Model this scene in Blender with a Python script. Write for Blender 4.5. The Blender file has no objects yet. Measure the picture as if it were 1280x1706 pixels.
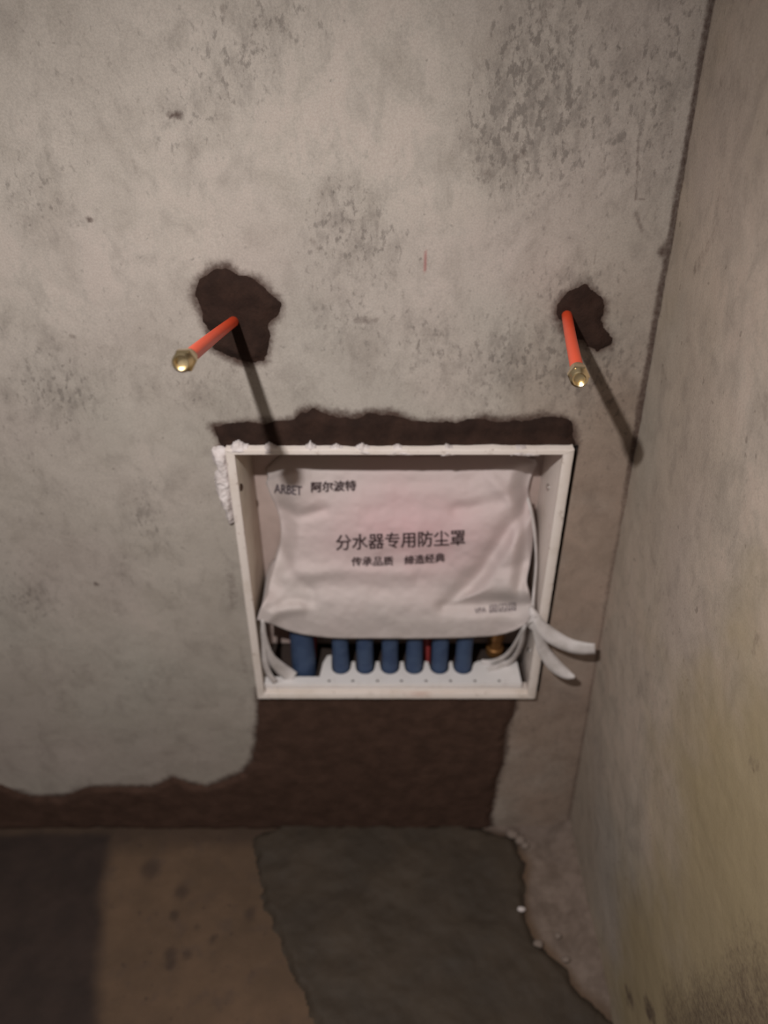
import bpy, math, random
import numpy as np
from mathutils import Vector, Matrix

# ------------------------------------------------------------------ camera, world, lamp, exposure
sc = bpy.context.scene
CAM_H, PITCH, FPX = 1.5, math.radians(34.0), 1282.0
cam_d = bpy.data.cameras.new('camera'); cam = bpy.data.objects.new('camera', cam_d)
sc.collection.objects.link(cam)
cam.location = (0, 0, CAM_H); cam.rotation_euler = (math.pi/2 - PITCH, 0, 0)
cam_d.sensor_fit = 'VERTICAL'; cam_d.sensor_height = 36.0; cam_d.lens = FPX/1706*36.0
cam_d.clip_start = 0.01
cam_d.dof.use_dof = True; cam_d.dof.focus_distance = 0.86; cam_d.dof.aperture_fstop = 2.6
sc.camera = cam

world = bpy.data.worlds.new('dim_room_light'); sc.world = world; world.use_nodes = True
bg = world.node_tree.nodes['Background']
bg.inputs[0].default_value = (1.0, 0.90, 0.82, 1); bg.inputs[1].default_value = 0.15

lamp_d = bpy.data.lights.new('work_torch', 'SPOT'); lamp = bpy.data.objects.new('work_torch', lamp_d)
sc.collection.objects.link(lamp)
lamp.location = (-0.213, 0.049, 1.7525)
lamp_d.energy = 54; lamp_d.color = (1.0, 0.968, 0.945); lamp_d.shadow_soft_size = 0.011
lamp_d.spot_size = math.radians(134); lamp_d.spot_blend = 1.0
aim = Vector((-0.2, 1.0, -0.1)) - Vector(lamp.location)
lamp.rotation_euler = aim.to_track_quat('-Z', 'Y').to_euler()

vs = sc.view_settings
vs.view_transform = 'Standard'; vs.look = 'None'; vs.gamma = 1.0; vs.use_curve_mapping = False
vs.exposure = 0.0

# ------------------------------------------------------------------ helpers
random.seed(4)
C34, S34 = math.cos(PITCH), math.sin(PITCH)
def ray(px, py):
    a = (px-640.0)/FPX; b = (853.0-py)/FPX
    return a, C34 + b*S34, -S34 + b*C34
def P(px, py, Y=1.0):                      # survey point on the plane y = Y
    a, f, u = ray(px, py); k = Y/f
    return (a*k, Y, CAM_H + u*k)
def PF(px, py, z=0.0):                     # survey point at height z
    a, f, u = ray(px, py); k = (z-CAM_H)/u
    return (a*k, f*k, z)
XC0, XCS = 0.40, -0.0287                   # leaning room corner: x = XC0 + XCS*z
def PR(px, py):                            # survey point on the right wall
    a, f, u = ray(px, py); k = (XC0 + XCS*CAM_H)/(a - XCS*u)
    return (a*k, f*k, CAM_H + u*k)

def lin(*c):
    return tuple(((v/255)/12.92 if v/255 <= .04045 else ((v/255+.055)/1.055)**2.4) for v in c)

def hash2(ix, iy, seed):
    n = (ix.astype(np.int64)*374761393 + iy.astype(np.int64)*668265263 + seed*974711) & 0x7fffffff
    n = ((n ^ (n >> 13))*1274126177) & 0x7fffffff
    n = n ^ (n >> 16)
    return (n & 0xffff)/65535.0
def vnoise(x, y, seed=0):
    x = np.asarray(x, float); y = np.asarray(y, float)
    ix = np.floor(x); iy = np.floor(y); fx = x-ix; fy = y-iy
    fx = fx*fx*(3-2*fx); fy = fy*fy*(3-2*fy)
    a = hash2(ix, iy, seed); b = hash2(ix+1, iy, seed); c = hash2(ix, iy+1, seed); d = hash2(ix+1, iy+1, seed)
    return (a*(1-fx)+b*fx)*(1-fy) + (c*(1-fx)+d*fx)*fy
def fbm(x, y, scale, octaves=4, seed=0):       # about -1..1
    s = 0; amp = 1; tot = 0
    for o in range(octaves):
        s = s + amp*(vnoise(np.asarray(x)*scale+17.3*o, np.asarray(y)*scale+9.1*o, seed+o)*2-1)
        tot += amp; amp *= .55; scale *= 2.07
    return s/tot
def sstep(a, b, x):
    t = np.clip((x-a)/(b-a), 0, 1); return t*t*(3-2*t)
def poly_sd(x, y, poly):                   # signed distance, positive inside
    d = np.full(np.shape(x), 1e9); ins = np.zeros(np.shape(x), bool)
    n = len(poly)
    for i in range(n):
        ax, ay = poly[i]; bx, by = poly[(i+1) % n]
        ex, ey = bx-ax, by-ay; L = ex*ex+ey*ey + 1e-12
        t = np.clip(((x-ax)*ex+(y-ay)*ey)/L, 0, 1)
        d = np.minimum(d, np.hypot(x-ax-t*ex, y-ay-t*ey))
        cond = ((ay > y) != (by > y))
        xi = ax + (y-ay)*ex/(ey if abs(ey) > 1e-12 else 1e-12)
        ins ^= cond & (x < xi)
    return np.where(ins, d, -d)
def line_d(x, y, pts):
    d = np.full(np.shape(x), 1e9)
    for (ax, ay), (bx, by) in zip(pts[:-1], pts[1:]):
        ex, ey = bx-ax, by-ay; L = ex*ex+ey*ey+1e-12
        t = np.clip(((x-ax)*ex+(y-ay)*ey)/L, 0, 1)
        d = np.minimum(d, np.hypot(x-ax-t*ex, y-ay-t*ey))
    return d

def link(o, parent=None, kind=None, label=None, cat=None, group=None):
    sc.collection.objects.link(o)
    if parent: o.parent = parent
    for k, v in (('kind', kind), ('label', label), ('category', cat), ('group', group)):
        if v: o[k] = v
    return o
def mesh_obj(name, verts, faces, mat, parent=None, smooth=True, attrs=None, **kw):
    me = bpy.data.meshes.new(name)
    me.from_pydata([tuple(map(float, v)) for v in verts], [], [tuple(map(int, f)) for f in faces])
    if smooth: me.polygons.foreach_set('use_smooth', [True]*len(me.polygons))
    for an, arr in (attrs or {}).items():
        at = me.attributes.new(an, 'FLOAT', 'POINT'); at.data.foreach_set('value', np.asarray(arr, np.float32))
    me.update()
    o = bpy.data.objects.new(name, me)
    if mat: me.materials.append(mat)
    return link(o, parent, **kw)
def empty(name, loc, label, cat, group=None):
    o = bpy.data.objects.new(name, None); o.location = loc; o.empty_display_size = .03
    return link(o, None, None, label, cat, group)
def child(o, parent):                      # parent, keeping world coordinates of the mesh
    o.parent = parent
    o.matrix_parent_inverse = Matrix.Translation(parent.location).inverted()
    return o
class MB:
    def __init__(s): s.v = []; s.f = []
    def add(s, v, f):
        n = len(s.v); s.v += [tuple(p) for p in v]; s.f += [tuple(i+n for i in q) for q in f]; return s
    def box(s, x0, x1, y0, y1, z0, z1, b=0.0):
        if b <= 0:
            v = [(x, y, z) for x in (x0, x1) for y in (y0, y1) for z in (z0, z1)]
            return s.add(v, [(0,1,3,2), (4,6,7,5), (0,4,5,1), (2,3,7,6), (0,2,6,4), (1,5,7,3)])
        import bmesh
        bm = bmesh.new(); bmesh.ops.create_cube(bm, size=1)
        for q in bm.verts: q.co = Vector(((x0+x1)/2+q.co.x*(x1-x0), (y0+y1)/2+q.co.y*(y1-y0), (z0+z1)/2+q.co.z*(z1-z0)))
        bmesh.ops.bevel(bm, geom=list(bm.edges), offset=b, segments=2, profile=.5, affect='EDGES')
        bm.verts.index_update()
        s.add([q.co[:] for q in bm.verts], [[q.index for q in f.verts] for f in bm.faces]); bm.free(); return s
    def lathe(s, prof, M, n=20, cap=True, wob=None):   # prof: (r, h) along local z
        v = []; f = []
        for r, h in prof:
            for i in range(n):
                a = 2*math.pi*i/n; v.append(M @ Vector((r*math.cos(a), r*math.sin(a), h)))
        m = len(prof)
        for j in range(m-1):
            for i in range(n):
                f.append((j*n+i, j*n+(i+1) % n, (j+1)*n+(i+1) % n, (j+1)*n+i))
        if cap:
            f.append(tuple(range(n))[::-1]); f.append(tuple((m-1)*n+i for i in range(n)))
        return s.add(v, f)
    def tube(s, pts, r, n=16, cap=True):
        pts = [Vector(p) for p in pts]; v = []; f = []
        up = Vector((0, 0, 1)); m = len(pts)
        for j, p in enumerate(pts):
            t = (pts[min(j+1, m-1)]-pts[max(j-1, 0)]).normalized()
            if abs(t.dot(up)) > .95: up = Vector((1, 0, 0))
            a = t.cross(up).normalized(); b = a.cross(t)
            rr = r[j] if isinstance(r, (list, tuple)) else r
            for i in range(n):
                w = 2*math.pi*i/n; v.append(p+a*rr*math.cos(w)+b*rr*math.sin(w))
        for j in range(m-1):
            for i in range(n):
                f.append((j*n+i, (j+1)*n+i, (j+1)*n+(i+1) % n, j*n+(i+1) % n))
        if cap:
            f.append(tuple(range(n))); f.append(tuple((m-1)*n+i for i in range(n))[::-1])
        return s.add(v, f)
    def obj(s, name, mat, parent=None, smooth=True, sharp=None, **kw):
        o = mesh_obj(name, s.v, s.f, mat, None, smooth, **kw)
        if parent: child(o, parent)
        if sharp: o.data.set_sharp_from_angle(angle=math.radians(sharp))
        return o

# ------------------------------------------------------------------ materials
class NT:
    def __init__(s, name):
        s.m = bpy.data.materials.new(name); s.m.use_nodes = True; s.t = s.m.node_tree
        s.b = s.t.nodes['Principled BSDF']; s.out = s.t.nodes['Material Output']
        s.co = s.n('ShaderNodeTexCoord').outputs['Object']
    def n(s, typ, **kw):
        q = s.t.nodes.new(typ)
        for k, v in kw.items(): setattr(q, k, v)
        return q
    def l(s, a, b): s.t.links.new(a, b)
    def put(s, sock, v):
        if hasattr(v, 'is_linked') or hasattr(v, 'links'): s.l(v, sock)
        elif isinstance(v, (tuple, list)): sock.default_value = tuple(v) + ((1,) if len(v) == 3 and len(sock.default_value) == 4 else ())
        else: sock.default_value = v
    def mp(s, scale=(1,1,1), rot=(0,0,0), loc=(0,0,0)):
        q = s.n('ShaderNodeMapping'); s.l(s.co, q.inputs[0])
        q.inputs['Scale'].default_value = scale; q.inputs['Rotation'].default_value = rot; q.inputs['Location'].default_value = loc
        return q.outputs[0]
    def noise(s, scale, detail=4, rough=.55, vec=None, dist=0.0):
        q = s.n('ShaderNodeTexNoise'); s.l(vec or s.co, q.inputs['Vector'])
        q.inputs['Scale'].default_value = scale; q.inputs['Detail'].default_value = detail
        q.inputs['Roughness'].default_value = rough; q.inputs['Distortion'].default_value = dist
        return q.outputs['Fac']
    def ramp(s, v, a, b, lo=0.0, hi=1.0):
        q = s.n('ShaderNodeMapRange', interpolation_type='SMOOTHSTEP'); s.put(q.inputs[0], v)
        q.inputs[1].default_value = a; q.inputs[2].default_value = b; q.inputs[3].default_value = lo; q.inputs[4].default_value = hi
        return q.outputs[0]
    def math(s, op, a, b=0.0, clamp=False):
        q = s.n('ShaderNodeMath', operation=op); q.use_clamp = clamp; s.put(q.inputs[0], a); s.put(q.inputs[1], b); return q.outputs[0]
    def mix(s, f, a, b, mode='MIX'):
        q = s.n('ShaderNodeMix', data_type='RGBA', blend_type=mode)
        s.put(q.inputs[0], f); s.put(q.inputs[6], a); s.put(q.inputs[7], b); return q.outputs[2]
    def attr(s, name):
        q = s.n('ShaderNodeAttribute', attribute_name=name); return q.outputs['Fac']
    def bump(s, h, strength=.3, dist=.002):
        q = s.n('ShaderNodeBump'); q.inputs['Strength'].default_value = strength; q.inputs['Distance'].default_value = dist
        s.l(h, q.inputs['Height']); s.l(q.outputs[0], s.b.inputs['Normal'])
    def set(s, color=None, rough=None, metal=None, **kw):
        if color is not None: s.put(s.b.inputs['Base Color'], color)
        if rough is not None: s.put(s.b.inputs['Roughness'], rough)
        if metal is not None: s.b.inputs['Metallic'].default_value = metal
        for k, v in kw.items(): s.put(s.b.inputs[k], v)
        return s.m

def plaster(name, light, mid, dark, yellow=None):
    t = NT(name)
    big = t.noise(2.6, 3, .5); big2 = t.noise(13, 5, .6, dist=.4)
    c = t.mix(t.ramp(big, .35, .68), light, mid)
    c = t.mix(t.math('MULTIPLY', t.ramp(big2, .45, .75), .35), c, lin(150, 140, 128))
    c = t.mix(t.math('MULTIPLY', t.ramp(t.noise(3.2, 2, .5, t.mp(loc=(3, 1, 7))), .45, .7), .25), c, lin(190, 172, 168))
    c = t.mix(t.math('MULTIPLY', t.ramp(t.noise(2.9, 2, .5, t.mp(loc=(9, 4, 2))), .48, .72), .35), c, lin(170, 168, 158))
    # diagonal trowel streaks and soot specks
    soot = t.attr('soot')
    cl = t.noise(24, 5, .62, t.mp((1, 1, .7), (0, math.radians(30), 0), (5, 2, 8)), .5)
    c = t.mix(t.math('MULTIPLY', t.ramp(cl, .46, .74), .34), c, lin(128, 118, 110))
    dots = t.noise(75, 2, .5, t.mp(loc=(1, 6, 3)))
    c = t.mix(t.math('MULTIPLY', t.ramp(dots, .68, .78), .45), c, dark)
    st = t.noise(50, 6, .66, t.mp((1.0, 1.0, .55), (0, math.radians(24), 0)), .3)
    sp = t.noise(120, 4, .62, t.mp((1, 1, .6), (0, math.radians(20), 0)))
    den = t.math('ADD', t.math('MULTIPLY', soot, .20), -.02)
    s1 = t.ramp(t.math('ADD', st, den), .55, .84)
    s2 = t.ramp(t.math('ADD', sp, den), .62, .78)
    k = t.math('MAXIMUM', t.math('MULTIPLY', s1, .42), t.math('MULTIPLY', s2, .55))
    c = t.mix(t.math('MULTIPLY', k, t.math('ADD', t.math('MULTIPLY', soot, .75), .3, True)), c, dark)
    c = t.mix(t.math('MULTIPLY', soot, .16), c, lin(120, 108, 98))
    fine = t.noise(420, 3, .7)
    c = t.mix(.28, c, t.mix(t.ramp(fine, .3, .7), lin(92, 90, 88), lin(168, 166, 164)), 'OVERLAY')
    if yellow: c = t.mix(t.math('MULTIPLY', t.attr('yellow'), .75), c, yellow)
    # moist halo, dirt strokes, painted shade of pits and a groove
    edge = t.math('ADD', t.attr('stain_shade'), t.math('MULTIPLY', t.math('SUBTRACT', t.noise(140, 4, .65), .5), .75))
    dm = t.math('MULTIPLY', t.ramp(edge, .15, 1.0), t.ramp(t.attr('stain_shade'), .0, .12))
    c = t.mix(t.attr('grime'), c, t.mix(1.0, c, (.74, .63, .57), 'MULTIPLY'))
    c = t.mix(dm, c, lin(74, 56, 48))
    c = t.mix(t.attr('red'), c, lin(150, 60, 62))
    t.bump(t.math('ADD', t.math('MULTIPLY', t.noise(60, 5, .6), .8), t.math('MULTIPLY', fine, .35)), .28, .002)
    return t.set(c, .82, Specular_IOR_Level=None) if False else t.set(c, .8)

M = {}
M['plaster'] = plaster('old_cement_plaster', lin(196, 186, 176), lin(178, 168, 158), lin(72, 64, 60))
M['plaster_side'] = plaster('old_side_plaster', lin(198, 183, 168), lin(182, 167, 152), lin(90, 78, 68), lin(156, 138, 100))
def mortar(name, lo, hi, grit, rough):
    t = NT(name)
    c = t.mix(t.ramp(t.noise(30, 5, .6), .3, .72), lo, hi)
    c = t.mix(t.math('MULTIPLY', t.ramp(t.noise(260, 3, .7), .5, .75), .4), c, grit)
    t.bump(t.math('ADD', t.noise(90, 5, .65), t.math('MULTIPLY', t.noise(420, 2, .6), .5)), .6, .003)
    t.b.inputs['Specular IOR Level'].default_value = .2
    return t.set(c, rough)
M['mortar'] = mortar('wet_mortar_dark', lin(40, 27, 22), lin(56, 39, 32), lin(30, 20, 16), .9)  # darker mortar tone, around the pipes and above the box
M['mortar_fill'] = mortar('wet_mortar_fill', lin(72, 53, 44), lin(86, 64, 54), lin(58, 42, 35), .9)  # lighter mortar tone, below the box and along the wall foot
t = NT('damp_mortar_floor')
c = t.mix(t.ramp(t.noise(9, 5, .6), .3, .72), lin(62, 52, 42), lin(74, 62, 50))
c = t.mix(t.math('MULTIPLY', t.ramp(t.noise(200, 3, .7), .5, .75), .3), c, lin(52, 43, 35))
t.bump(t.math('ADD', t.noise(40, 5, .6), t.math('MULTIPLY', t.noise(300, 2, .6), .4)), .45, .003)
M['mortar_floor'] = t.set(c, .75)
t = NT('dusty_floor_screed')
dk = t.attr('dark')
c = t.mix(t.ramp(t.noise(6, 5, .6), .3, .7), lin(89, 70, 54), lin(108, 85, 66))
c = t.mix(t.math('MULTIPLY', t.ramp(t.noise(22, 4, .6), .52, .7), .55), c, lin(86, 69, 58))
c = t.mix(t.math('MULTIPLY', t.ramp(t.noise(55, 3, .6), .64, .72), .7), c, lin(70, 54, 44))
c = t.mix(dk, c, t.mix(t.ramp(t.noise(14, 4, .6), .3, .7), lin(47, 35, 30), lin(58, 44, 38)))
c = t.mix(t.attr('pale'), c, t.mix(t.ramp(t.noise(30, 5, .65), .3, .7), lin(112, 98, 89), lin(142, 126, 116)))
t.bump(t.math('ADD', t.noise(50, 5, .6), t.math('MULTIPLY', t.noise(300, 2, .6), .4)), .5, .003)
M['floor'] = t.set(c, .85)
t = NT('white_plastic_box')
c = t.mix(t.math('MULTIPLY', t.ramp(t.noise(14, 4, .6), .45, .75), .35), lin(226, 214, 206), lin(196, 180, 164))
c = t.mix(t.math('MULTIPLY', t.ramp(t.noise(60, 5, .7), .60, .72), .5), c, lin(150, 128, 108))
M['box'] = t.set(c, .42)
t = NT('cream_plastic_inside')
c = t.mix(t.ramp(t.noise(11, 4, .6), .35, .7), lin(222, 210, 194), lin(200, 186, 168))
M['inner'] = t.set(c, .5)
t = NT('back_panel_plastic')
c = t.mix(t.ramp(t.noise(9, 4, .6), .35, .7), lin(192, 172, 164), lin(170, 150, 142))
M['back'] = t.set(c, .5)
t = NT('rim_plastic')
c = t.mix(t.math('MULTIPLY', t.ramp(t.noise(22, 4, .6), .45, .75), .35), lin(232, 220, 212), lin(205, 190, 174))
c = t.mix(t.math('MULTIPLY', t.ramp(t.noise(75, 5, .7), .58, .72), .6), c, lin(146, 122, 104))
c = t.mix(t.attr('rust'), c, lin(176, 112, 84))
M['rim'] = t.set(c, .42)
t = NT('white_guide_plastic')
c = t.mix(t.math('MULTIPLY', t.ramp(t.noise(30, 4, .6), .5, .75), .4), lin(236, 230, 228), lin(208, 198, 192))
M['guide'] = t.set(c, .4)
t = NT('white_nonwoven_cloth')
c = t.mix(t.attr('pink_cast'), lin(202, 190, 186), lin(206, 168, 171))  # colour cast of the light mixed into the cloth
c = t.mix(t.math('MULTIPLY', t.ramp(t.noise(18, 4, .6), .4, .75), .25), c, lin(190, 178, 176))
t.bump(t.noise(700, 2, .5), .12, .0006)
M['cloth'] = t.set(c, .75)
t.b.inputs['Sheen Weight'].default_value = .15
t = NT('tie_ribbon')
M['ribbon'] = t.set(t.mix(t.ramp(t.noise(40, 3, .5), .3, .7), lin(222, 214, 212), lin(198, 190, 186)), .5)
t.b.inputs['Transmission Weight'].default_value = 0.12
M['ink'] = NT('black_print_ink').set(lin(62, 44, 46), .7)
M['ink_grey'] = NT('grey_print_ink').set(lin(96, 84, 90), .7)
t = NT('blue_foam_sleeve')
c = t.mix(t.ramp(t.noise(40, 4, .6), .3, .7), lin(50, 68, 100), lin(64, 82, 112))
t.bump(t.noise(350, 3, .6), .3, .001); M['blue'] = t.set(c, .7)
t = NT('red_foam_sleeve'); M['redfoam'] = t.set(t.mix(t.noise(50), lin(150, 52, 54), lin(176, 70, 68)), .6)
t = NT('orange_red_pipe')
c = t.mix(t.math('MULTIPLY', t.ramp(t.noise(24, 4, .6), .4, .75), .5), lin(252, 88, 46), lin(238, 72, 42))
M['orange'] = t.set(c, .36)
t = NT('polished_brass')
M['brass'] = t.set(t.mix(t.noise(60), (0.90, 0.74, 0.46), (0.80, 0.62, 0.36)), .24, 1.0)
t = NT('dull_brass'); M['dullbrass'] = t.set(t.mix(t.noise(60), lin(176, 128, 76), lin(140, 98, 60)), .4, .7)
M['steel'] = NT('screw_steel').set((.75, .73, .7), .18, 1.0)
M['darksteel'] = NT('dark_screw').set(lin(92, 70, 56), .5, .6)  # darker metal for the left screw
t = NT('dry_white_plaster')
t.bump(t.noise(160, 4, .6), .6, .002)
M['putty'] = t.set(t.mix(t.ramp(t.noise(80, 4, .6), .35, .7), lin(224, 214, 212), lin(198, 186, 182)), .8)
t = NT('grey_plaster_grit'); M['grit'] = t.set(t.mix(t.noise(90, 4), lin(118, 104, 95), lin(146, 131, 121)), .9)
M['hole'] = NT('cavity_brick_slot_shade').set(lin(58, 46, 40), .9)

# ------------------------------------------------------------------ surveyed outlines (wall = x,z at y=1 ; floor = x,y)
def W2(pts, Y=1.0): return [(P(a, b, Y)[0], P(a, b, Y)[2]) for a, b in pts]
def F2(pts): return [PF(a, b)[:2] for a, b in pts]
patch_pipe_a = W2([(328,492),(333,468),(352,450),(378,446),(396,459),(418,462),(442,480),(466,506),(460,526),(449,540),(446,570),(438,598),(418,602),(396,598),(372,586),(356,578),(350,552),(342,528)])
patch_pipe_b = W2([(928,512),(940,494),(958,484),(974,480),(988,490),(1003,508),(1002,535),(1014,572),(996,582),(978,574),(962,566),(944,550),(930,530)])
patch_top = W2([(358,712),(400,707),(455,704),(492,702),(506,686),(522,679),(548,690),(590,697),(622,690),(646,687),(672,697),(702,706),(758,706),(798,698),(838,702),(872,702),(905,696),(936,696),(952,708),(960,735),(952,762),(380,770),(366,738)])
zf = 0.0
patch_low = W2([(432,1150),(431,1210),(424,1262),(405,1288),(345,1312),(318,1306),(290,1297),(255,1312),(200,1310),(150,1312),(95,1330),(45,1326),(0,1308),(-200,1300),(-500,1310)]) \
    + [(-1.3, .0), (.17, .0)] + W2([(818,1378),(815,1362),(824,1312),(838,1260),(842,1214),(858,1178),(862,1150)])
patch_floor = [(-.215, 1.005)] + F2([(424,1400),(428,1440),(438,1490),(462,1560),(498,1640),(530,1706),(590,1850),(640,2100)]) \
    + F2([(1500,2100),(1180,1850),(1050,1725),(1000,1684),(962,1650),(945,1622),(918,1592),(893,1566),(878,1530),(872,1490),(876,1440),(852,1398)]) + [(.165, 1.005)]

# box (front rim plane stands 2 cm proud of the wall)
YF = 0.98
BX0 = P(374, 748, YF)[0]; BX1 = P(957, 756, YF)[0]
BZ1 = P(640, 750, YF)[2]; BZ0 = P(640, 1165, YF)[2]
YB = 1.115
GAP = 0.009

def wall_h(x, z):
    return .0022*fbm(x, z, 5, 3, 11) + .0009*fbm(x, z, 28, 3, 21)

# ------------------------------------------------------------------ back wall
def lines(segs):
    out = []
    for a, b, st in segs:
        n = max(1, int(round((b-a)/st))); out += list(np.linspace(a, b, n+1)[:-1])
    out.append(segs[-1][1]); return np.array(out)
hx0, hx1, hz0, hz1 = BX0+.002, BX1+GAP, BZ0+.002, BZ1-.002
gx = lines([(-1.7, -.62, .05), (-.62, hx0, .0033), (hx0, hx1, .0033), (hx1, XC0, .003)])
gz = lines([(0.0, hz0, .0035), (hz0, hz1, .0033), (hz1, 1.62, .0033), (1.62, 2.5, .06)])
X, Z = np.meshgrid(gx, gz)
sc_ = np.where(X > .3, .3 + (X-.3)*((XC0+XCS*Z+.002)-.3)/(XC0-.3), X)
X = sc_
Yw = 1 - wall_h(X, Z)
wob = .006*fbm(X, Z, 40, 4, 5)
stain_shade = np.zeros_like(X)
for poly in (patch_pipe_a, patch_pipe_b, patch_top, patch_low):
    sd = poly_sd(X, Z, poly) + wob
    stain_shade = np.maximum(stain_shade, sstep(-.022, .006, sd))
# dirt strokes and painted shade of pits and a groove: (points, radius, strength)
S_ = []
def stroke(pts, r, s): S_.append((W2(pts), r, s))
stroke([(283,190),(298,192)], .006, .75); stroke([(147,364),(150,366)], .004, .75); stroke([(160,972),(161,973)], .004, .8)  # pits, dark colour in place of their shade
stroke([(118,560),(124,562)], .004, .5); stroke([(1064,235),(1062,285),(1060,330)], .0022, .55); stroke([(1062,330),(1074,332)], .002, .5)  # then the groove by the corner, its shade painted
stroke([(1060,355),(1070,385)], .003, .5); stroke([(995,415),(990,440)], .0022, .45)
stroke([(595,533),(625,533)], .006, .5); stroke([(660,245),(660,268)], .004, .3); stroke([(775,230),(785,235)], .006, .3)
stroke([(805,285),(815,290)], .007, .38); stroke([(860,265),(872,256)], .007, .4); stroke([(385,960),(388,1010)], .008, .42)
stroke([(400,1075),(410,1120)], .006, .35); stroke([(1010,745),(1030,760)], .008, .3)
stroke([(390,620),(398,690)], .013, .22); stroke([(200,950),(206,900)], .006, .22); stroke([(165,578),(190,580)], .004, .35)
stroke([(700,300),(704,310)], .003, .4); stroke([(250,560),(262,600)], .003, .2); stroke([(222,270),(232,295)], .004, .35)
stroke([(370,10),(372,30)], .004, .4); stroke([(475,40),(476,80)], .003, .3); stroke([(905,35),(912,10)], .011, .35)
stroke([(520,400),(530,415)], .005, .4)
stroke([(905,110),(900,260)], .010, .2); stroke([(965,60),(985,110)], .01, .2)
for pts, r, s in S_:
    d = line_d(X, Z, pts) + .6*r*fbm(X, Z, 130, 3, 31)
    stain_shade = np.maximum(stain_shade, s*sstep(r*1.8, r*.2, d))
# dirt packed in the room corner
dc = (XC0+XCS*Z) - X
cw = .0062 + .003*fbm(Z*0, Z, 9, 3, 41) + .004*np.exp(-((Z-P(1110, 415)[2])/.012)**2)
stain_shade = np.maximum(stain_shade, .8*sstep(cw*1.9, cw*.5, dc)*(1-.35*sstep(.95, .8, Z)))
kn = np.hypot(X-P(1108, 418)[0], Z-P(1108, 418)[2]); stain_shade = np.maximum(stain_shade, .75*sstep(.016, .004, kn))
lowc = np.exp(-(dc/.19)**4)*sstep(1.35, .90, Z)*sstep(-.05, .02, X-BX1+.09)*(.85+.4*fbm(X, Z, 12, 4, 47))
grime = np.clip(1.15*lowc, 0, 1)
# soot density
soot = .28 + .25*fbm(X, Z, 3, 3, 51)
def blob(px, py, rx, ry, s):
    x, _, z = P(px, py); return s*np.exp(-((X-x)/rx)**2-((Z-z)/ry)**2)
for b in [(370,150,.09,.07,.35),(560,350,.05,.09,.6),(640,400,.05,.06,.45),(60,330,.05,.06,.5),(880,80,.05,.07,.5),(830,200,.06,.07,.45),
          (960,200,.06,.10,.55),(820,270,.05,.05,.45),(110,660,.07,.07,.55),(330,640,.08,.06,.35),(860,600,.08,.06,.55),(1000,620,.06,.08,.5),
          (560,530,.05,.04,.35),(960,480,.05,.03,.6),(240,850,.03,.08,.6),(210,960,.03,.05,.4),(130,170,.06,.08,.2),(700,570,.06,.05,.4),
          (300,250,.05,.06,.3),(50,1000,.05,.05,.5),(1100,150,.05,.12,.5),(420,100,.05,.05,.4),(480,30,.05,.03,.4),(290,1180,.05,.06,.2)]:
    soot = soot + blob(*b)
for b in [(520,180,.07,.06,-.45),(680,200,.06,.09,-.3),(640,640,.06,.03,-.1),(200,760,.08,.08,-.15),(120,1180,.12,.10,-.25),(740,330,.05,.07,-.25)]:
    soot = soot + blob(*b)
soot = np.clip(soot, 0, 1)
red = sstep(.0019, .0007, line_d(X, Z, W2([(711,417),(709,436),(707,452)])))*.6
nx, nz = len(gx), len(gz)
idx = np.arange(nx*nz).reshape(nz, nx)
cxm = (X[:-1, :-1]+X[1:, 1:])/2; czm = (Z[:-1, :-1]+Z[1:, 1:])/2
keep = ~((cxm > hx0) & (cxm < hx1) & (czm > hz0) & (czm < hz1))
F = np.stack([idx[:-1, :-1], idx[:-1, 1:], idx[1:, 1:], idx[1:, :-1]], -1)[keep]
V = np.stack([X, Yw, Z], -1).reshape(-1, 3)
wall_back = mesh_obj('wall_back', V, F, M['plaster'], attrs={'stain_shade': stain_shade.ravel(), 'soot': soot.ravel(), 'red': red.ravel(), 'grime': grime.ravel()},
                     kind='structure', label='grey cement plaster wall with dark mortar patches')
# cavity cut in the masonry for the box
cv = MB()
a, b, c_, d = hx0, hx1, hz0, hz1
for (q0, q1) in (((a, c_), (b, c_)), ((b, c_), (b, d)), ((b, d), (a, d)), ((a, d), (a, c_))):
    cv.add([(q0[0], .997, q0[1]), (q1[0], .997, q1[1]), (q1[0], 1.16, q1[1]), (q0[0], 1.16, q0[1])], [(0, 1, 2, 3)])
cv.add([(a, 1.16, c_), (b, 1.16, c_), (b, 1.16, d), (a, 1.16, d)], [(0, 1, 2, 3)])
cv.obj('cavity_lining', M['hole'], wall_back, smooth=False)

# ------------------------------------------------------------------ right wall
gy = lines([(-.9, .25, .06), (.25, 1.0, .0042)])
gz2 = lines([(0.0, 1.62, .0042), (1.62, 2.5, .06)])
Yr, Zr = np.meshgrid(gy, gz2)
Xr = XC0 + XCS*Zr - .0025*fbm(Yr, Zr, 5, 3, 61) - .001*fbm(Yr, Zr, 26, 3, 71)
yel = sstep(-.55, .75, .8*fbm(Yr, Zr, 7, 4, 81) + 1.5*sstep(.88, .50, Yr)*sstep(1.35, .80, Zr) - .75) 
marks_r = np.zeros_like(Yr)
dcr = 1.0-Yr
cwr = .004 + .0025*fbm(Zr*0, Zr, 9, 3, 43)
marks_r = np.maximum(marks_r, .75*sstep(cwr*2.6, cwr*.3, dcr)*sstep(.9, 1.05, Zr))
def rstroke(pts, r, s):
    global marks_r
    q = [PR(a, b)[1:] for a, b in pts]
    marks_r = np.maximum(marks_r, s*sstep(r*1.8, r*.2, line_d(Yr, Zr, q) + .6*r*fbm(Yr, Zr, 110, 3, 91)))
rstroke([(1200,320),(1190,390),(1165,440)], .010, .36); rstroke([(1160,440),(1158,452)], .005, .5); rstroke([(1244,290),(1243,340)], .005, .35)
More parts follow.
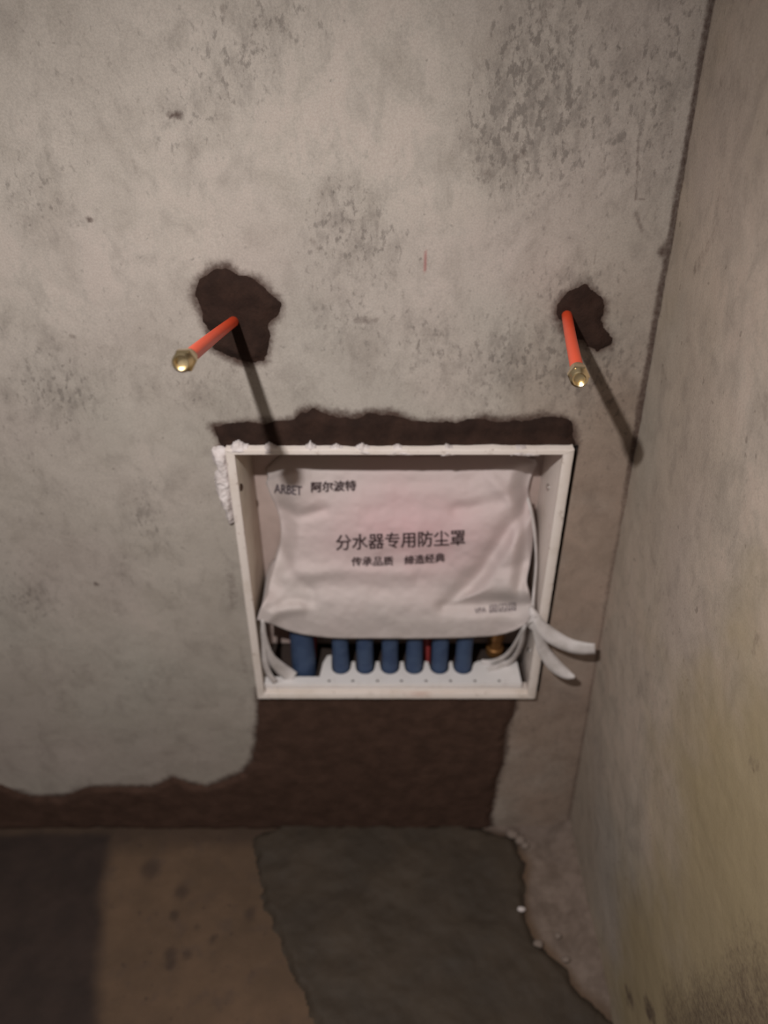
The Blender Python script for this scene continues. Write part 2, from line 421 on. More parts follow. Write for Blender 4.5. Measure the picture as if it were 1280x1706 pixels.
rstroke([(1262,1060),(1256,1085)], .008, .4); rstroke([(1228,982),(1236,975)], .006, .35); rstroke([(1195,830),(1190,820)], .006, .3)
rstroke([(1072,1130),(1060,1160)], .008, .3); rstroke([(1250,1270),(1262,1280)], .008, .4); rstroke([(1276,660),(1275,700)], .006, .4)
rstroke([(1045,1658),(1050,1665)], .016, .7); rstroke([(1078,1680),(1086,1690)], .018, .7)
marks_r = np.maximum(marks_r, .6*sstep(-.02, .10, poly_sd(Yr, Zr, [PR(a, b)[1:] for a, b in [(1110,1665),(1200,1615),(1300,1580),(1400,1600),(1500,1900),(1100,1900)]])+.05+.03*fbm(Yr, Zr, 14, 3, 97)))  # broad darker area low on the side wall
so = np.clip(.22 + .35*fbm(Yr, Zr, 4, 3, 95), 0, 1)
idr = np.arange(len(gy)*len(gz2)).reshape(len(gz2), len(gy))
Fr = np.stack([idr[:-1, :-1], idr[1:, :-1], idr[1:, 1:], idr[:-1, 1:]], -1).reshape(-1, 4)
mesh_obj('wall_right', np.stack([Xr, Yr, Zr], -1).reshape(-1, 3), Fr, M['plaster_side'],
         attrs={'stain_shade': marks_r.ravel(), 'soot': so.ravel(), 'yellow': yel.ravel(), 'red': np.zeros(Yr.size)},
         kind='structure', label='side wall with yellowed cement plaster')

# ------------------------------------------------------------------ floor
fx = lines([(-1.7, -.7, .05), (-.7, XC0+.01, .006)]); fy = lines([(-.9, .4, .06), (.4, 1.02, .005)])
Xf, Yf = np.meshgrid(fx, fy)
Zf = .003*fbm(Xf, Yf, 6, 4, 101) + .0015*fbm(Xf, Yf, 30, 3, 111) - .001
# swept-up grit heaps along the dry side next to the right wall
sdm = poly_sd(Xf, Yf, patch_floor)
pale = sstep(.0, .02, -sdm)*sstep(.12, .2, Xf)
Zf += .010*pale*np.clip(.4+fbm(Xf, Yf, 18, 4, 121), 0, 2)
Zf += .02*sstep(.05, .0, XC0-Xf)*pale
darkp = F2([(-600,1380),(200,1380),(186,1430),(178,1520),(172,1620),(168,1710),(160,1900),(100,2300),(-1200,2300)])
dark = sstep(-.012, .028, poly_sd(Xf, Yf, darkp) + .012*fbm(Xf, Yf, 14, 4, 131))
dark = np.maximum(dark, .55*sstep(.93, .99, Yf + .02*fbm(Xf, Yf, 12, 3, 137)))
for (px, py, r) in [(302,1485,.016),(290,1525,.01),(328,1545,.007),(354,1565,.009),(283,1590,.012),(312,1590,.009),(418,1522,.012),(285,1605,.01),(250,1450,.02)]:
    x, y, _ = PF(px, py); dark = np.maximum(dark, .6*sstep(r*1.3, r*.3, np.hypot(Xf-x, (Yf-y)*.8) + .006*fbm(Xf, Yf, 70, 3, 141)))
idf = np.arange(len(fx)*len(fy)).reshape(len(fy), len(fx))
Ff = np.stack([idf[:-1, :-1], idf[:-1, 1:], idf[1:, 1:], idf[1:, :-1]], -1).reshape(-1, 4)
floor = mesh_obj('floor', np.stack([Xf, Yf, Zf], -1).reshape(-1, 3), Ff, M['floor'],
                 attrs={'dark': dark.ravel(), 'pale': pale.ravel()*.75}, kind='structure', label='dusty unfinished screed floor')

# ------------------------------------------------------------------ mortar patches (raised, ragged lumps)
def patch(name, poly, plane, thick, mat, parent, label, step=.003, ragged=.007, seed=0):
    xs = [p[0] for p in poly]; ys = [p[1] for p in poly]
    ax = np.arange(min(xs)-.012, max(xs)+.012+step, step); ay = np.arange(min(ys)-.012, max(ys)+.012+step, step)
    A, B = np.meshgrid(ax, ay)
    sd = poly_sd(A, B, poly) + ragged*fbm(A, B, 45, 4, 200+seed)
    h = thick*sstep(-.002, .012, sd)*(1+.45*fbm(A, B, 22, 4, 210+seed)) - .0035*(1-sstep(-.006, -.0005, sd))
    ok = sd > -.006
    if plane == 'wall':
        ok &= (A < XC0+XCS*B) & (B > -.002)
        ok &= ~((A > hx0-.001) & (A < hx1) & (B > hz0) & (B < hz1))
        co = np.stack([A, 1-wall_h(A, B)-h, B], -1)
    else:
        ok &= (B < 1.004)
        base = .003*fbm(A, B, 6, 4, 101) + .0015*fbm(A, B, 30, 3, 111)
        co = np.stack([A, B, base+h], -1)
    id_ = np.arange(A.size).reshape(A.shape)
    k = ok[:-1, :-1] & ok[1:, :-1] & ok[:-1, 1:] & ok[1:, 1:]
    order = (idq := (id_[:-1, :-1], id_[:-1, 1:], id_[1:, 1:], id_[1:, :-1]))
    F_ = np.stack(order, -1)[k]
    used = np.unique(F_); mp = -np.ones(A.size, int); mp[used] = np.arange(len(used))
    o = mesh_obj(name, co.reshape(-1, 3)[used], mp[F_], mat, None, label=label)
    o.parent = parent
    return o
patch('mortar_patch', patch_pipe_a, 'wall', .005, M['mortar'], wall_back, 'large dark mortar patch around the pipe above the box corner', .0026, .005, 1)
patch('mortar_patch', patch_pipe_b, 'wall', .004, M['mortar'], wall_back, 'small dark mortar patch around the pipe near the room corner', .0026, .010, 2)
patch('mortar_patch', patch_top, 'wall', .006, M['mortar'], wall_back, 'ragged dark mortar band above the white box', .003, .007, 3)
patch('mortar_patch', patch_low, 'wall', .006, M['mortar_fill'], wall_back, 'dark mortar filling below the white box and along the wall foot', .0042, .007, 4)
patch('mortar_patch', patch_floor, 'floor', .012, M['mortar_floor'], floor, 'dark olive mortar trail across the floor', .005, .010, 5)

# ------------------------------------------------------------------ manifold box
box = empty('manifold_box', ((BX0+BX1)/2, 1.0, BZ0), 'white plastic manifold box set into the wall, front open', 'wall box')
TH = .004; LIP = .0135
def part(mb, name, mat, parent=box, smooth=True, sharp=35, **kw): return mb.obj(name, mat, parent, smooth, sharp, **kw)
IX0, IX1, IZ0, IZ1 = BX0+LIP-.002, BX1-LIP+.001, BZ0+.012, BZ1-.010
part(MB().box(IX0-TH, IX1+TH, YB, YB+.004, IZ0, IZ1+TH), 'back_panel', M['back'])
part(MB().box(IX0-TH, IX0, YF+.003, YB+.002, BZ0+.004, IZ1+TH, .001), 'side_panel', M['inner'])
part(MB().box(IX1, IX1+TH, YF+.003, YB+.002, BZ0+.004, IZ1+TH, .001), 'side_panel', M['box'])
part(MB().box(IX0, IX1, YF+.003, YB, IZ1, IZ1+TH, .001), 'top_panel', M['box'])
part(MB().box(IX0, IX1, YF+.003, 1.013, BZ0+.006, BZ0+.010, .001), 'bottom_panel', M['box'])
# folded front rim: four mitred strips, slightly battered edge
rm = MB(); N = 60
outer = [(BX0, BZ0), (BX1, BZ0), (BX1, BZ1), (BX0, BZ1)]
inner = [(BX0+LIP, BZ0+.0135), (BX1-LIP-.002, BZ0+.0135), (BX1-LIP-.002, BZ1-.0085), (BX0+LIP, BZ1-.0085)]
for e in range(4):
    o0, o1, i0, i1 = outer[e], outer[(e+1) % 4], inner[e], inner[(e+1) % 4]
    vv = []; ff = []
    for j in range(N+1):
        s = j/N
        po = [o0[k]+(o1[k]-o0[k])*s for k in (0, 1)]; pi = [i0[k]+(i1[k]-i0[k])*s for k in (0, 1)]
        w = .0009*float(fbm(po[0]+po[1]*.7, po[1], 45, 3, 301))*(1.6 if e == 2 else .6)
        nrm = [(0, -1), (1, 0), (0, 1), (-1, 0)][e]
        po = (po[0]+nrm[0]*w, po[1]+nrm[1]*w)
        mix = lambda u: (po[0]+(pi[0]-po[0])*u, po[1]+(pi[1]-po[1])*u)
        for (u, y) in ((0, 1.004), (0, YF+.0015), (.12, YF), (.86, YF), (1, YF+.0015), (1, YF+.006), (.3, YF+.006)):
            q = mix(u); vv.append((q[0], y, q[1]))
    for j in range(N):
        for k in range(6):
            ff.append((j*7+k, (j+1)*7+k, (j+1)*7+k+1, j*7+k+1))
    rm.add(vv, ff)
rust = np.zeros(len(rm.v))
for i, (x, y, z) in enumerate(rm.v):
    for (px, py, r) in ((672,1152,.03),(745,1152,.02),(700,1157,.02)):
        q = P(px, py, YF); rust[i] = max(rust[i], .35*math.exp(-((x-q[0])/r)**2-((z-q[2])/.006)**2))
o = rm.obj('rim', M['rim'], box, True, 40, attrs={'rust': rust}); 
# inner ledge behind the lower rim
part(MB().box(IX0+.004, IX1-.002, YF+.006, YF+.012, BZ0+.009, BZ0+.0175, .0012), 'bottom_ledge', M['rim'], label='stained inner ledge')
# comb-shaped pipe guide plate
ZP = BZ0 + .0262
pipe_x = [P(px, 1122, 1.0)[0]/1.0*1.0 for px in (568, 608, 650, 690, 733, 772)]
def atz(px, py, z): a, f, u = ray(px, py); k = (z-CAM_H)/u; return (a*k, f*k)
pipe_c = []
for px in (568, 608.5, 650, 690.5, 733, 772.5):
    x, y = atz(px, 1121, ZP); pipe_c.append((x, y+.0155))
RP = .0155
y_front = atz(640, 1138, ZP)[1]; y_tooth = atz(640, 1102, ZP)[1]; y_mound = atz(545, 1091, ZP)[1]
PX0, PX1 = atz(442, 1130, ZP)[0], atz(868, 1130, ZP)[0]
out = [(PX0, y_front), (PX1, y_front), (PX1-.001, y_tooth+.004)]
xr = pipe_c[-1][0] + RP + .003
out += [(xr+.05, y_tooth+.003), (xr+.012, y_tooth+.001), (xr+.004, y_tooth-.004)]
for i in range(5, -1, -1):
    cx, cy = pipe_c[i]; r = RP+.0025
    for k in range(13):
        a = math.radians(0 - 180*k/12) ; out.append((cx+r*math.cos(a), cy-.001+r*math.sin(a)))
    ytip = y_tooth if i > 0 else y_mound
    if i > 0:
        xm = (cx+pipe_c[i-1][0])/2
        out += [(xm+.003, ytip), (xm-.003, ytip)]
    else:
        out += [(cx-r-.002, y_mound), (cx-r-.010, y_mound-.002), (cx-r-.017, y_tooth-.004), (cx-r-.021, y_front+.016), (PX0, y_front+.016)]
gp = MB(); n = len(out)
import bmesh
bm = bmesh.new(); vsb = [bm.verts.new((x, y, ZP)) for x, y in out]; bm.verts.index_update()
from mathutils.geometry import tessellate_polygon
for tri in tessellate_polygon([[Vector((x, y, 0)) for x, y in out]]): bm.faces.new([vsb[i] for i in tri])
bmesh.ops.recalc_face_normals(bm, faces=list(bm.faces)); bm.normal_update()
ext = bmesh.ops.extrude_face_region(bm, geom=list(bm.faces))
for e in ext['geom']:
    if isinstance(e, bmesh.types.BMVert): e.co.z -= .003
bmesh.ops.recalc_face_normals(bm, faces=list(bm.faces))
bm.verts.index_update()
gp.add([v.co[:] for v in bm.verts], [[v.index for v in f.verts] for f in bm.faces]); bm.free()
gp.box(PX0, PX1, y_front-.002, y_front+.001, ZP-.013, ZP+.0005, .0008)
guide = part(gp, 'pipe_guide', M['guide'], label='white comb-shaped pipe guide with round notches', smooth=False)
for px in (548.5, 588, 629, 669, 710, 751, 791.5, 832):
    x, y = atz(px, 1134.5, ZP)
    q = MB().box(x-.0024, x+.0024, y-.0016, y+.0016, ZP-.0005, ZP+.0008, 0); qo = q.obj('slot_shade', M['hole'], None, False)  # dark block on the plate in place of a shaded slot
    qo.parent = guide
# screws on the side panels
def screw(x, px, py, nx, mat, lab):
    a, f, u = ray(px, py); k = x/a; y, z = f*k, CAM_H+u*k
    Mx = Matrix.Translation((x, y, z)) @ Matrix.Rotation(math.radians(90*nx), 4, 'Y')
    mb = MB().lathe([(.0062, 0), (.006, .0016), (.0042, .003), (.0016, .0036), (.0012, .0026)], Mx, 16)
    part(mb, 'screw', mat, label=lab)
screw(IX0, 401, 812, 1, M['darksteel'], 'dark screw'); screw(IX1, 914, 812, -1, M['steel'], 'shiny steel screw'); screw(IX1, 882, 1084, -1, M['steel'], 'shiny steel screw')

# white plaster smears left on the rim and beside it
def smear(poly_px, Y, thick, seed, lab):
    poly = W2(poly_px, Y); step = .0016
    xs = [p[0] for p in poly]; zs = [p[1] for p in poly]
    A, B = np.meshgrid(np.arange(min(xs)-.004, max(xs)+.004, step), np.arange(min(zs)-.004, max(zs)+.004, step))
    sd = poly_sd(A, B, poly) + .003*fbm(A, B, 90, 4, seed)
    h = thick*sstep(-.001, .006, sd)*(1+.6*fbm(A, B, 70, 4, seed+3)) - .002*(sd < 0)
    ok = sd > -.0015; id_ = np.arange(A.size).reshape(A.shape)
    k = ok[:-1, :-1] & ok[1:, :-1] & ok[:-1, 1:] & ok[1:, 1:]
    F_ = np.stack([id_[:-1, :-1], id_[:-1, 1:], id_[1:, 1:], id_[1:, :-1]], -1)[k]
    used = np.unique(F_); mp = -np.ones(A.size, int); mp[used] = np.arange(len(used))
    fr = np.stack([A, Y-h, B], -1).reshape(-1, 3)[used]; bk = np.stack([A, Y+0*A+.012, B], -1).reshape(-1, 3)[used]
    F1 = mp[F_]; n_ = len(used)
    from collections import Counter
    ec = Counter()
    for q in F1:
        for i in range(4): ec[(q[i], q[(i+1) % 4])] += 1
    side = [(b_, a_, a_+n_, b_+n_) for (a_, b_) in ec if (b_, a_) not in ec]
    o = mesh_obj('plaster_smear', np.concatenate([fr, bk]), [tuple(q) for q in F1]+side, M['putty'], None, label=lab)
    child(o, box)
smear([(354,750),(380,748),(384,790),(389,872),(381,874),(373,850),(362,822),(356,798),(364,783),(355,768)], .992, .008, 401, 'torn white plaster smear beside the rim')
for i, (x0, x1, yy, hh) in enumerate([(380,418,748,9),(438,462,749,6),(508,528,747,8),(545,580,750,5),(590,622,750,6),(640,690,751,5),(735,760,752,5),(850,900,752,4)]):
    smear([(x0, yy+8), (x0+2, yy), (x0+(x1-x0)*.4, yy-hh), (x0+(x1-x0)*.7, yy-2), (x1, yy+2), (x1, yy+8)], .983, .004, 420+7*i, 'white plaster crumb on the upper rim')

# ------------------------------------------------------------------ insulated pipes inside the box
ZH = P(640, 1036, 1.03)[2]
ord_ = ['first', 'second', 'third', 'fourth', 'fifth', 'sixth']
def sleeve(name, x, y, r, z0, z1, mat, label, group=None):
    t_ = empty(name, (x, y, z0), label, 'pipe', group)
    prof = []
    nz_ = 14
    for j in range(nz_+1):
        s = j/nz_; prof.append((r*(1+.02*math.sin(9*s+x*90)), z0+(z1-z0)*s))
    Mx = Matrix.Translation((x, y, 0))
    MB().lathe(prof, Mx, 24).obj('foam_sleeve', mat, t_, True, 50)
    MB().lathe([(r*.55, z0-.03), (r*.55, z1+.004)], Mx, 16).obj('inner_pipe', M['orange'], t_, True, 50)
    return t_
for i, (x, y) in enumerate(pipe_c):
    sleeve('insulated_pipe', x, y, RP, BZ0-.004, ZH, M['blue'],
           'slim blue foam-covered pipe, %s of six from the thick blue pipe' % ord_[i], 'slim blue pipes standing in the guide')
bx, by = atz(505, 1122, ZP)
sleeve('insulated_pipe', bx, by+.0225, .0222, BZ0-.004, ZH, M['blue'], 'thick blue foam-covered pipe beside the slim ones')
rx_, ry_ = atz(507, 1104, ZP)
sleeve('insulated_pipe', bx-.0045, by+.0225+.0222+.0248, .0252, BZ0-.004, ZH, M['redfoam'], 'red foam-covered pipe behind the thick blue pipe')
gx_, gy_ = atz(711, 1096, ZP)
sleeve('insulated_pipe', gx_, gy_+.012, .0085, BZ0-.004, ZH, M['redfoam'], 'thin red pipe between the blue pipes')

# brass manifold bars behind the dust cover
mf = empty('water_manifold', (0, 1.075, BZ0+.1), 'brass water manifold half hidden behind the dust cover', 'manifold')
Ry = Matrix.Rotation(math.radians(90), 4, 'Y')
for z, y in ((ZH+.0225, 1.088), (ZH+.17, 1.092)):
    prof = [(.012, -.17), (.02, -.168), (.02, -.155)]
    for i in range(7):
        h = -.15+i*.046; prof += [(.015, h), (.017, h+.012), (.017, h+.030), (.015, h+.040)]
    prof += [(.02, .178), (.02, .208), (.012, .210)]
    MB().lathe(prof, Matrix.Translation((.02, y, z)) @ Ry, 20).obj('manifold_bar', M['dullbrass'], mf, True, 40)
vx, vz = P(828, 1088, 1.055)[0], P(828, 1103, 1.055)[2]
vm = MB().lathe([(.012, 0), (.0165, .002), (.0165, .016), (.0135, .018), (.0135, .04), (.017, .042), (.017, .06), (.013, .064), (.013, ZH+.02-vz)],
                Matrix.Translation((vx, 1.080, vz)), 20)
vm.obj('drain_valve', M['dullbrass'], mf, True, 40)
for x in pipe_c:
    MB().lathe([(.0165, 0), (.0165, .012), (.014, .014), (.014, .02)], Matrix.Translation((x[0], x[1], ZH-.0005)), 6).obj('compression_nut', M['dullbrass'], mf, False)
    MB().tube([(x[0], x[1], ZH+.012), (x[0], x[1]+.002, ZH+.019), (x[0], x[1]+.010, ZH+.0225), (x[0], 1.078, ZH+.0225)], .008, 12).obj('outlet', M['dullbrass'], mf, True, 50)
for xb in (-.115, .165):
    MB().box(xb-.009, xb+.009, 1.1035, YB+.0005, ZH-.006, ZH+.20, .001).obj('bracket', M['steel'], mf, False)

# ------------------------------------------------------------------ printed dust cover
TL = [0, .08, .17, .27, .38, .50, .62, .74, .84, .93, 1.0]
LX = [443, 449, 459, 466, 468, 464, 456, 449, 445, 433, 428]
RX = [893, 884, 880, 885, 888, 888, 883, 878, 884, 890, 876]
TS = [0, .05, .12, .25, .45, .65, .80, .92, 1.0]
TY = [803, 796, 789, 785, 786, 785, 782, 778, 776]
HS = [0, .04, .13, .25, .45, .65, .80, .92, .97, 1.0]
HY = [1033, 1038, 1053, 1062, 1064, 1064, 1062, 1056, 1048, 1040]
def cub(x, xs, ys):                       # smooth piecewise interpolation
    x = np.asarray(x, float); xs = np.array(xs, float); ys = np.array(ys, float)
    m = np.gradient(ys, xs); i = np.clip(np.searchsorted(xs, x)-1, 0, len(xs)-2)
    h = xs[i+1]-xs[i]; t_ = np.clip((x-xs[i])/h, 0, 1)
    return ((2*t_**3-3*t_**2+1)*ys[i] + (t_**3-2*t_**2+t_)*h*m[i] + (-2*t_**3+3*t_**2)*ys[i+1] + (t_**3-t_**2)*h*m[i+1])
def st2px(s, t_):
    x = cub(t_, TL, LX)*(1-s) + cub(t_, TL, RX)*s
    y = cub(s, TS, TY)*(1-t_) + cub(s, HS, HY)*t_
    return x, y
def depth(s, t_):
    px, py = st2px(s, t_)
    d = cub(t_, [0, .06, .2, .38, .55, .72, .85, 1.0], [.078, .070, .052, .036, .030, .012, .004, .004])
    e = np.minimum(s, 1-s)
    d = d + .030*(1-sstep(0, .085, e))*(1-.25*t_)*(1-sstep(.55, .88, t_)) - .022*np.exp(-(s/.07)**2)*sstep(.72, .95, t_) - .010*np.exp(-((1-s)/.07)**2)*sstep(.7, .9, t_)
    def crease(pts, w, a, one=False):
        D = line_d(px, py, pts); return a*np.exp(-(D/w)**2)
    # side of the big diagonal fold running to the tie
    fold = poly_sd(px, py, [(880,828),(792,962),(740,1010),(905,1010),(905,828)])
    d = d + .016*np.exp(-((fold-4)/16.0)**2)*(px > 700) - .013*sstep(0, 26, fold)
    d = d + crease([(880,826),(874,900),(866,985)], 9, .007) + crease([(700,962),(800,958),(870,940)], 12, .006)
    d = d + crease([(455,985),(560,975),(700,985),(820,975)], 16, .006) - crease([(470,955),(600,950),(760,960)], 12, .004)
    d = d + crease([(468,845),(500,860),(540,850)], 9, .006) + crease([(462,905),(490,960),(520,985)], 10, .005)
    d = d - crease([(434,1036),(462,1018),(500,1012)], 11, .008) + crease([(450,1015),(480,1000),(520,1003)], 9, .006)
    d = d + crease([(760,850),(830,838),(872,812)], 12, .006) + crease([(620,850),(700,840),(780,855)], 18, .004)
    d = d - crease([(820,800),(850,830),(862,850)], 12, .006) + crease([(880,1036),(840,1000),(790,985)], 12, .004)
    d = d + crease([(500,800),(640,806),(780,800)], 10, .0025)
    d = d + .0038*fbm(px*.01, py*.012, 1.5, 4, 501) + .0012*fbm(px*.01, py*.012, 6, 3, 505)
    d = d - .034*np.exp(-((s-.06)/.10)**2)*(1-sstep(.05, .3, t_))
    return np.clip(1.0 + d, .984, 1.108)
cover = empty('dust_cover', P(660, 1050, 1.03), 'white printed cloth dust cover tied over the manifold', 'dust cover')
NS, NTt = 150, 100
s_, t_ = np.meshgrid(np.linspace(0, 1, NS), np.linspace(0, 1, NTt))
px, py = st2px(s_, t_); Yc = depth(s_, t_)
Pf = np.array([P(a, b, c) for a, b, c in zip(px.ravel(), py.ravel(), Yc.ravel())])
grid = Pf.reshape(NTt, NS, 3)
# returns of the cover: left and right sides and the top go back to the panel
def ret(edge, dz, dx, n_, yb):
    rows = []
    for j in range(1, n_+1):
        u = j/n_; q = edge.copy()
        q[:, 1] = edge[:, 1] + (yb-edge[:, 1])*u; q[:, 2] += dz*u; q[:, 0] += dx*u
        q[:, 0] += .002*math.sin(u*5); rows.append(q)
    return rows
verts = [grid]; full = grid
left = np.stack(ret(grid[:, 0], 0, .004, 8, 1.109)[::-1], 1); right = np.stack(ret(grid[:, -1], 0, -.004, 8, 1.109), 1)
full = np.concatenate([left, grid, right], 1)
topr = np.stack(ret(full[0], .012, 0, 8, 1.1105)[::-1], 0)
full = np.concatenate([topr, full], 0)
nr, nc = full.shape[:2]; idc = np.arange(nr*nc).reshape(nr, nc)
Fc = np.stack([idc[:-1, :-1], idc[1:, :-1], idc[1:, 1:], idc[:-1, 1:]], -1).reshape(-1, 4)
Vc = full.reshape(-1, 3)
pc = P(690, 890, 1.03); pink_cast = np.exp(-((Vc[:, 0]-pc[0])/.16)**2-((Vc[:, 2]-pc[2])/.085)**2)*.85 + .12*fbm(Vc[:, 0], Vc[:, 2], 14, 3, 511)  # pink cast of the light painted into the middle of the cover
co_ = mesh_obj('cloth', Vc, Fc, M['cloth'], None, attrs={'pink_cast': np.clip(pink_cast, 0, 1)}); child(co_, cover)
md = co_.modifiers.new('thickness', 'SOLIDIFY'); md.thickness = .0008; md.offset = -1

def px2st(a, b):
    t_ = np.clip((b-785)/278, 0, 1); s = np.zeros_like(t_)
    for _ in range(12):
        l, r = cub(t_, TL, LX), cub(t_, TL, RX); s = np.clip((a-l)/(r-l), 0, 1)
        ty, hy = cub(s, TS, TY), cub(s, HS, HY); t_ = np.clip((b-ty)/(hy-ty), 0, 1)
    return s, t_
def printed(text, cx0, cx1, base0, base1, height, mat, bold=.01, name='printed_text', heavy=((0, 0),)):
    cu = bpy.data.curves.new(name, 'FONT'); cu.body = text; cu.size = 1.0; cu.offset = bold; cu.resolution_u = 2
    to = bpy.data.objects.new('tmp_text', cu); sc.collection.objects.link(to)
    dg = bpy.context.evaluated_depsgraph_get(); me = bpy.data.meshes.new_from_object(to.evaluated_get(dg))
    bpy.data.objects.remove(to)
    bm = bmesh.new(); bm.from_mesh(me); bmesh.ops.triangulate(bm, faces=list(bm.faces))
    n_ = len(bm.verts); co = np.array([v.co[:] for v in bm.verts]); fs = [[v.index for v in f.verts] for f in bm.faces]; bm.free()
    bpy.data.meshes.remove(me)
    x0, x1 = co[:, 0].min(), co[:, 0].max(); y0, y1 = co[:, 1].min(), co[:, 1].max()
    u = (co[:, 0]-x0)/(x1-x0); v = (co[:, 1]-y0)/(y1-y0)
    a = cx0 + (cx1-cx0)*u; b = base0 + (base1-base0)*u - height*v
    vv_ = []; ff_ = []
    for dx_, dy_ in heavy:                 # a heavy face: the same strokes laid side by side
        s, t2 = px2st(a+dx_, b+dy_); D = depth(s, t2) - .0024 - .0001*len(vv_)/n_
        ff_ += [[i+len(vv_) for i in q] for q in fs]; vv_ += [P(*q) for q in zip(a+dx_, b+dy_, D)]
    o = mesh_obj(name, vv_, ff_, mat, None, False); child(o, cover)
printed('ARBET', 457, 503, 821, 825, 15, M['ink_grey'], .0, heavy=((-.4,0),(.4,0),(0,.4)))
printed('阿尔波特', 519, 593, 820, 817, 17, M['ink'], .0, heavy=((-.7,0),(.7,0),(0,.6),(0,-.4)))
printed('分水器专用防尘罩', 560, 775, 917, 908, 26, M['ink'], .0, heavy=((-.4,0),(.4,0),(0,.4)))
printed('传承品质', 586, 655, 943, 942, 15, M['ink'], .0, heavy=((-.4,0),(.4,0),(0,.4)))
printed('缔造经典', 674, 741, 941, 936, 15, M['ink'], .0, heavy=((-.4,0),(.4,0),(0,.4)))
printed('VPA', 791, 810, 1022, 1020, 9, M['ink_grey'], .0)
for k_, ch in enumerate('図囚図'): printed(ch, 816+15.5*k_, 828.5+15.5*k_, 1021-1.4*k_, 1020-1.4*k_, 13, M['ink_grey'], .0)

# ------------------------------------------------------------------ tie ribbons of the cover
def ribbon(pts, widths, twist=None, name='tie_ribbon', label=None):
    P3 = [Vector(P(*q)) for q in pts]; n0 = len(P3); n_ = 24
    xs = np.linspace(0, 1, n0); q = np.linspace(0, 1, n_)
    C_ = np.stack([cub(q, xs, [p[k] for p in P3]) for k in range(3)], -1); w = cub(q, xs, widths)
    eye = Vector((0, 0, CAM_H)); v = []; f = []
    tw = cub(q, xs, twist) if twist is not None else np.zeros(n_)
    for j in range(n_):
        t__ = Vector(C_[min(j+1, n_-1)]-C_[max(j-1, 0)]).normalized()
        nrm = Vector((0.15, -1, .55)).normalized()
        a = t__.cross(nrm).normalized(); b = a.cross(t__).normalized()
        a = (a*math.cos(tw[j]) + b*math.sin(tw[j]))
        for k in (-1, -.33, .33, 1):
            v.append(Vector(C_[j]) + a*w[j]*.5*k + b*(.0012*(1-k*k)))
    for j in range(n_-1):
        for k in range(3): f.append((j*4+k, j*4+k+1, (j+1)*4+k+1, (j+1)*4+k))
    o = mesh_obj(name, v, f, M['ribbon'], None, label=label); child(o, cover)
    m = o.modifiers.new('thickness', 'SOLIDIFY'); m.thickness = .0006
ribbon([(884,1010,.988), (892,1026,.972), (902,1044,.964), (920,1060,.960), (946,1074,.955), (970,1080,.950), (992,1081,.945)], [.008, .014, .022, .026, .024, .024, .020], [0, 0, .1, .1, -.1, -.2, -.2])
ribbon([(884,1014,.988), (892,1036,.972), (899,1060,.966), (907,1085,.963), (924,1108,.956), (944,1123,.950), (958,1128,.945)], [.008, .014, .020, .022, .024, .018, .006], [0, 0, .1, .1, 0, 0, 0])
ribbon([(880,829,1.070), (888,862,1.055), (893,905,1.045), (894,945,1.032), (890,990,1.010), (888,1026,.985)], [.006, .008, .008, .007, .007, .008], [.4, .5, .6, .6, .4, .2])
ribbon([(438,1032,.984), (440,1062,.988), (449,1092,.995), (464,1110,1.003), (479,1122,1.009), (490,1129,1.0065)], [.007, .011, .016, .022, .024, .022], [0, 0, 0, 0, 0, 0])
ribbon([(437,1036,.986), (439,1060,.988), (440,1082,.990), (442,1104,.990), (448,1122,.992), (459,1137,.9945)], [.005, .007, .009, .011, .011, .010], [0, .1, .1, .1, 0, 0])
ribbon([(876,1040,.998), (862,1068,1.012), (848,1088,1.028), (832,1099,1.038), (816,1104,1.043), (802,1102,1.045)], [.008, .010, .012, .012, .012, .008], [0, .1, .2, .2, 0, 0])
ribbon([(874,1044,.998), (868,1074,1.015), (858,1094,1.030), (844,1105,1.039), (828,1112,1.031), (812,1116,1.0255)], [.007, .010, .013, .014, .014, .010], [0, .1, .2, .2, 0, 0])
kn_ = MB()
kp = Vector(P(892, 1036, .978))
for j in range(3):
    ptsk = [kp + Vector((.008*math.cos(a)*(1-.2*j)-.004, -.004+.004*math.sin(a*2+j), .012*math.sin(a)+.004*j)) for a in np.linspace(0, 5.6, 14)]
    kn_.tube(ptsk, .0028, 8)
kn_.obj('tie_knot', M['ribbon'], cover, True, 60)

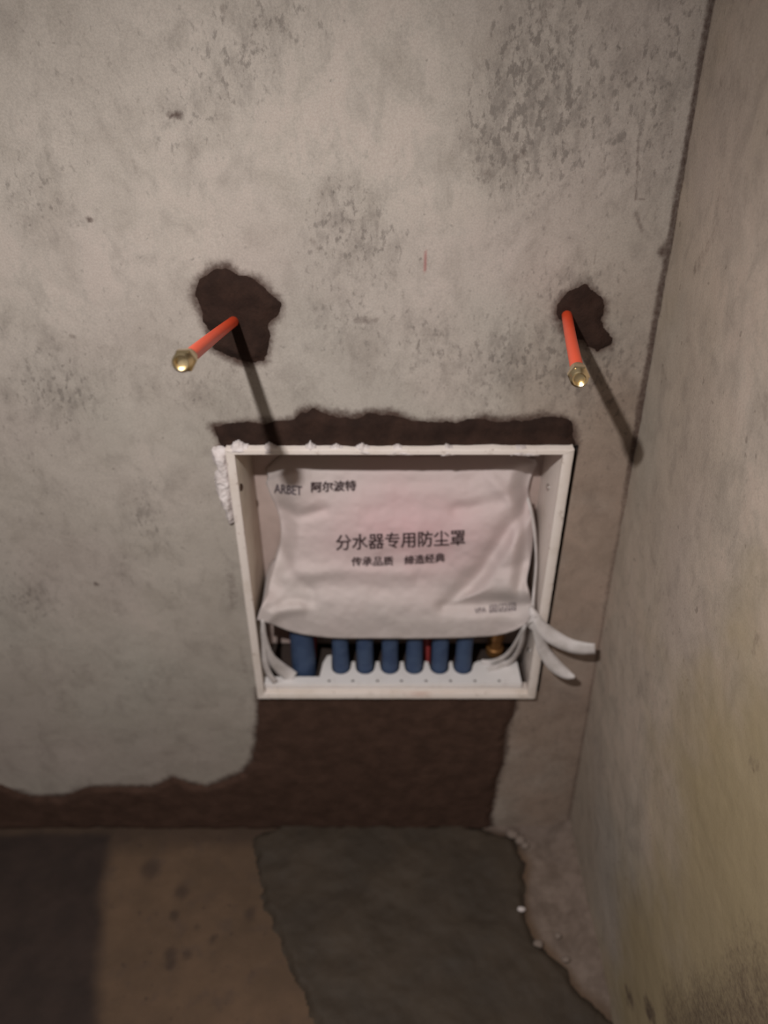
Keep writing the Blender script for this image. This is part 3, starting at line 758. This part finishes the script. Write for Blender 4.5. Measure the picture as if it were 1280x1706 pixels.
# ------------------------------------------------------------------ pipe stubs with brass ends
def stub(base, tip, label, bow):
    b, tp = Vector(base), Vector(tip); ax = (tp-b).normalized(); L = (tp-b).length
    g = empty('pipe_stub', base, label, 'pipe')
    fl = .036
    pts = []
    for j in range(15):
        s = j/14; p = b - ax*.03*(1-s) + (tp-ax*(fl-.006)-b)*s
        p = b + (tp-ax*(fl-.006)-b)*s if j else b - ax*.02
        pts.append(p + Vector(bow)*math.sin(math.pi*s))
    MB().tube(pts, .0068, 20).obj('pipe', M['orange'], g, True, 60)
    Mx = Matrix.Translation(tp-ax*fl) @ ax.to_track_quat('Z', 'Y').to_matrix().to_4x4()
    MB().lathe([(.0072, 0), (.0082, .001), (.0084, .004), (.0078, .005), (.0086, .006), (.0086, .009), (.0078, .010), (.0088, .011), (.0088, .014), (.008, .015)], Mx, 24).obj('crimp_sleeve', M['brass'], g, True, 30)
    hx = MB().lathe([(.009, .0148), (.0108, .016), (.0108, .0245), (.0092, .026)], Mx, 6); hx.obj('hex_nut', M['brass'], g, False)
    prof = [(.0085, .0255)]
    for k in range(4): prof += [(.0088, .0265+k*.0025), (.0076, .0277+k*.0025)]
    prof += [(.0078, .0365), (.0066, .0375), (.0056, .037), (.0052, .030), (.0, .0298)]
    MB().lathe(prof, Mx, 24, cap=False).obj('threaded_end', M['brass'], g, True, 30)
    return g
stub((-.2015, 1.0, 1.5-.3654), (-.1748, .6228, 1.5-.2647), 'orange pipe stub with brass end above the box corner, in the larger mortar patch', (0, 0, .0006))
stub((.2445, 1.0, 1.5-.357), (.1888, .6882, 1.5-.3095), 'orange pipe stub with brass end near the room corner, in the smaller mortar patch', (-.0006, 0, 0))

# ------------------------------------------------------------------ loose crumbs on the floor
def crumb(px, py, r, seed, mat, lab):
    x, y, _ = PF(px, py, .012); rnd = random.Random(seed)
    bm = bmesh.new(); bmesh.ops.create_icosphere(bm, subdivisions=2, radius=r)
    for v in bm.verts:
        k = 1 + .35*float(fbm(v.co.x/r+seed, v.co.y/r+v.co.z/r*.7, .9, 2, seed)); v.co = Vector((v.co.x*k*1.2, v.co.y*k, v.co.z*k*.75))
    bm.verts.index_update()
    vs_ = [v.co[:] for v in bm.verts]; fs = [[v.index for v in f.verts] for f in bm.faces]; bm.free()
    o = mesh_obj('plaster_crumb', vs_, fs, mat, None, True, label=lab, cat='crumb', group='plaster crumbs on the floor')
    o.location = (x, y, .012 + r*.55)
for i, (px, py, r) in enumerate([(869,1516,.006),(855,1392,.011),(866,1402,.009),(875,1411,.008),(897,1574,.008),(943,1600,.007),(930,1560,.006)]):
    crumb(px, py, r, 31+i, M['putty'] if i == 0 else M['grit'],
          'tiny white plaster crumb at the mortar edge' if i == 0 else
          'pale plaster crumb in the little heap at the foot of the back wall' if i < 4 else 'single grey plaster crumb on the dry floor strip by the side wall')
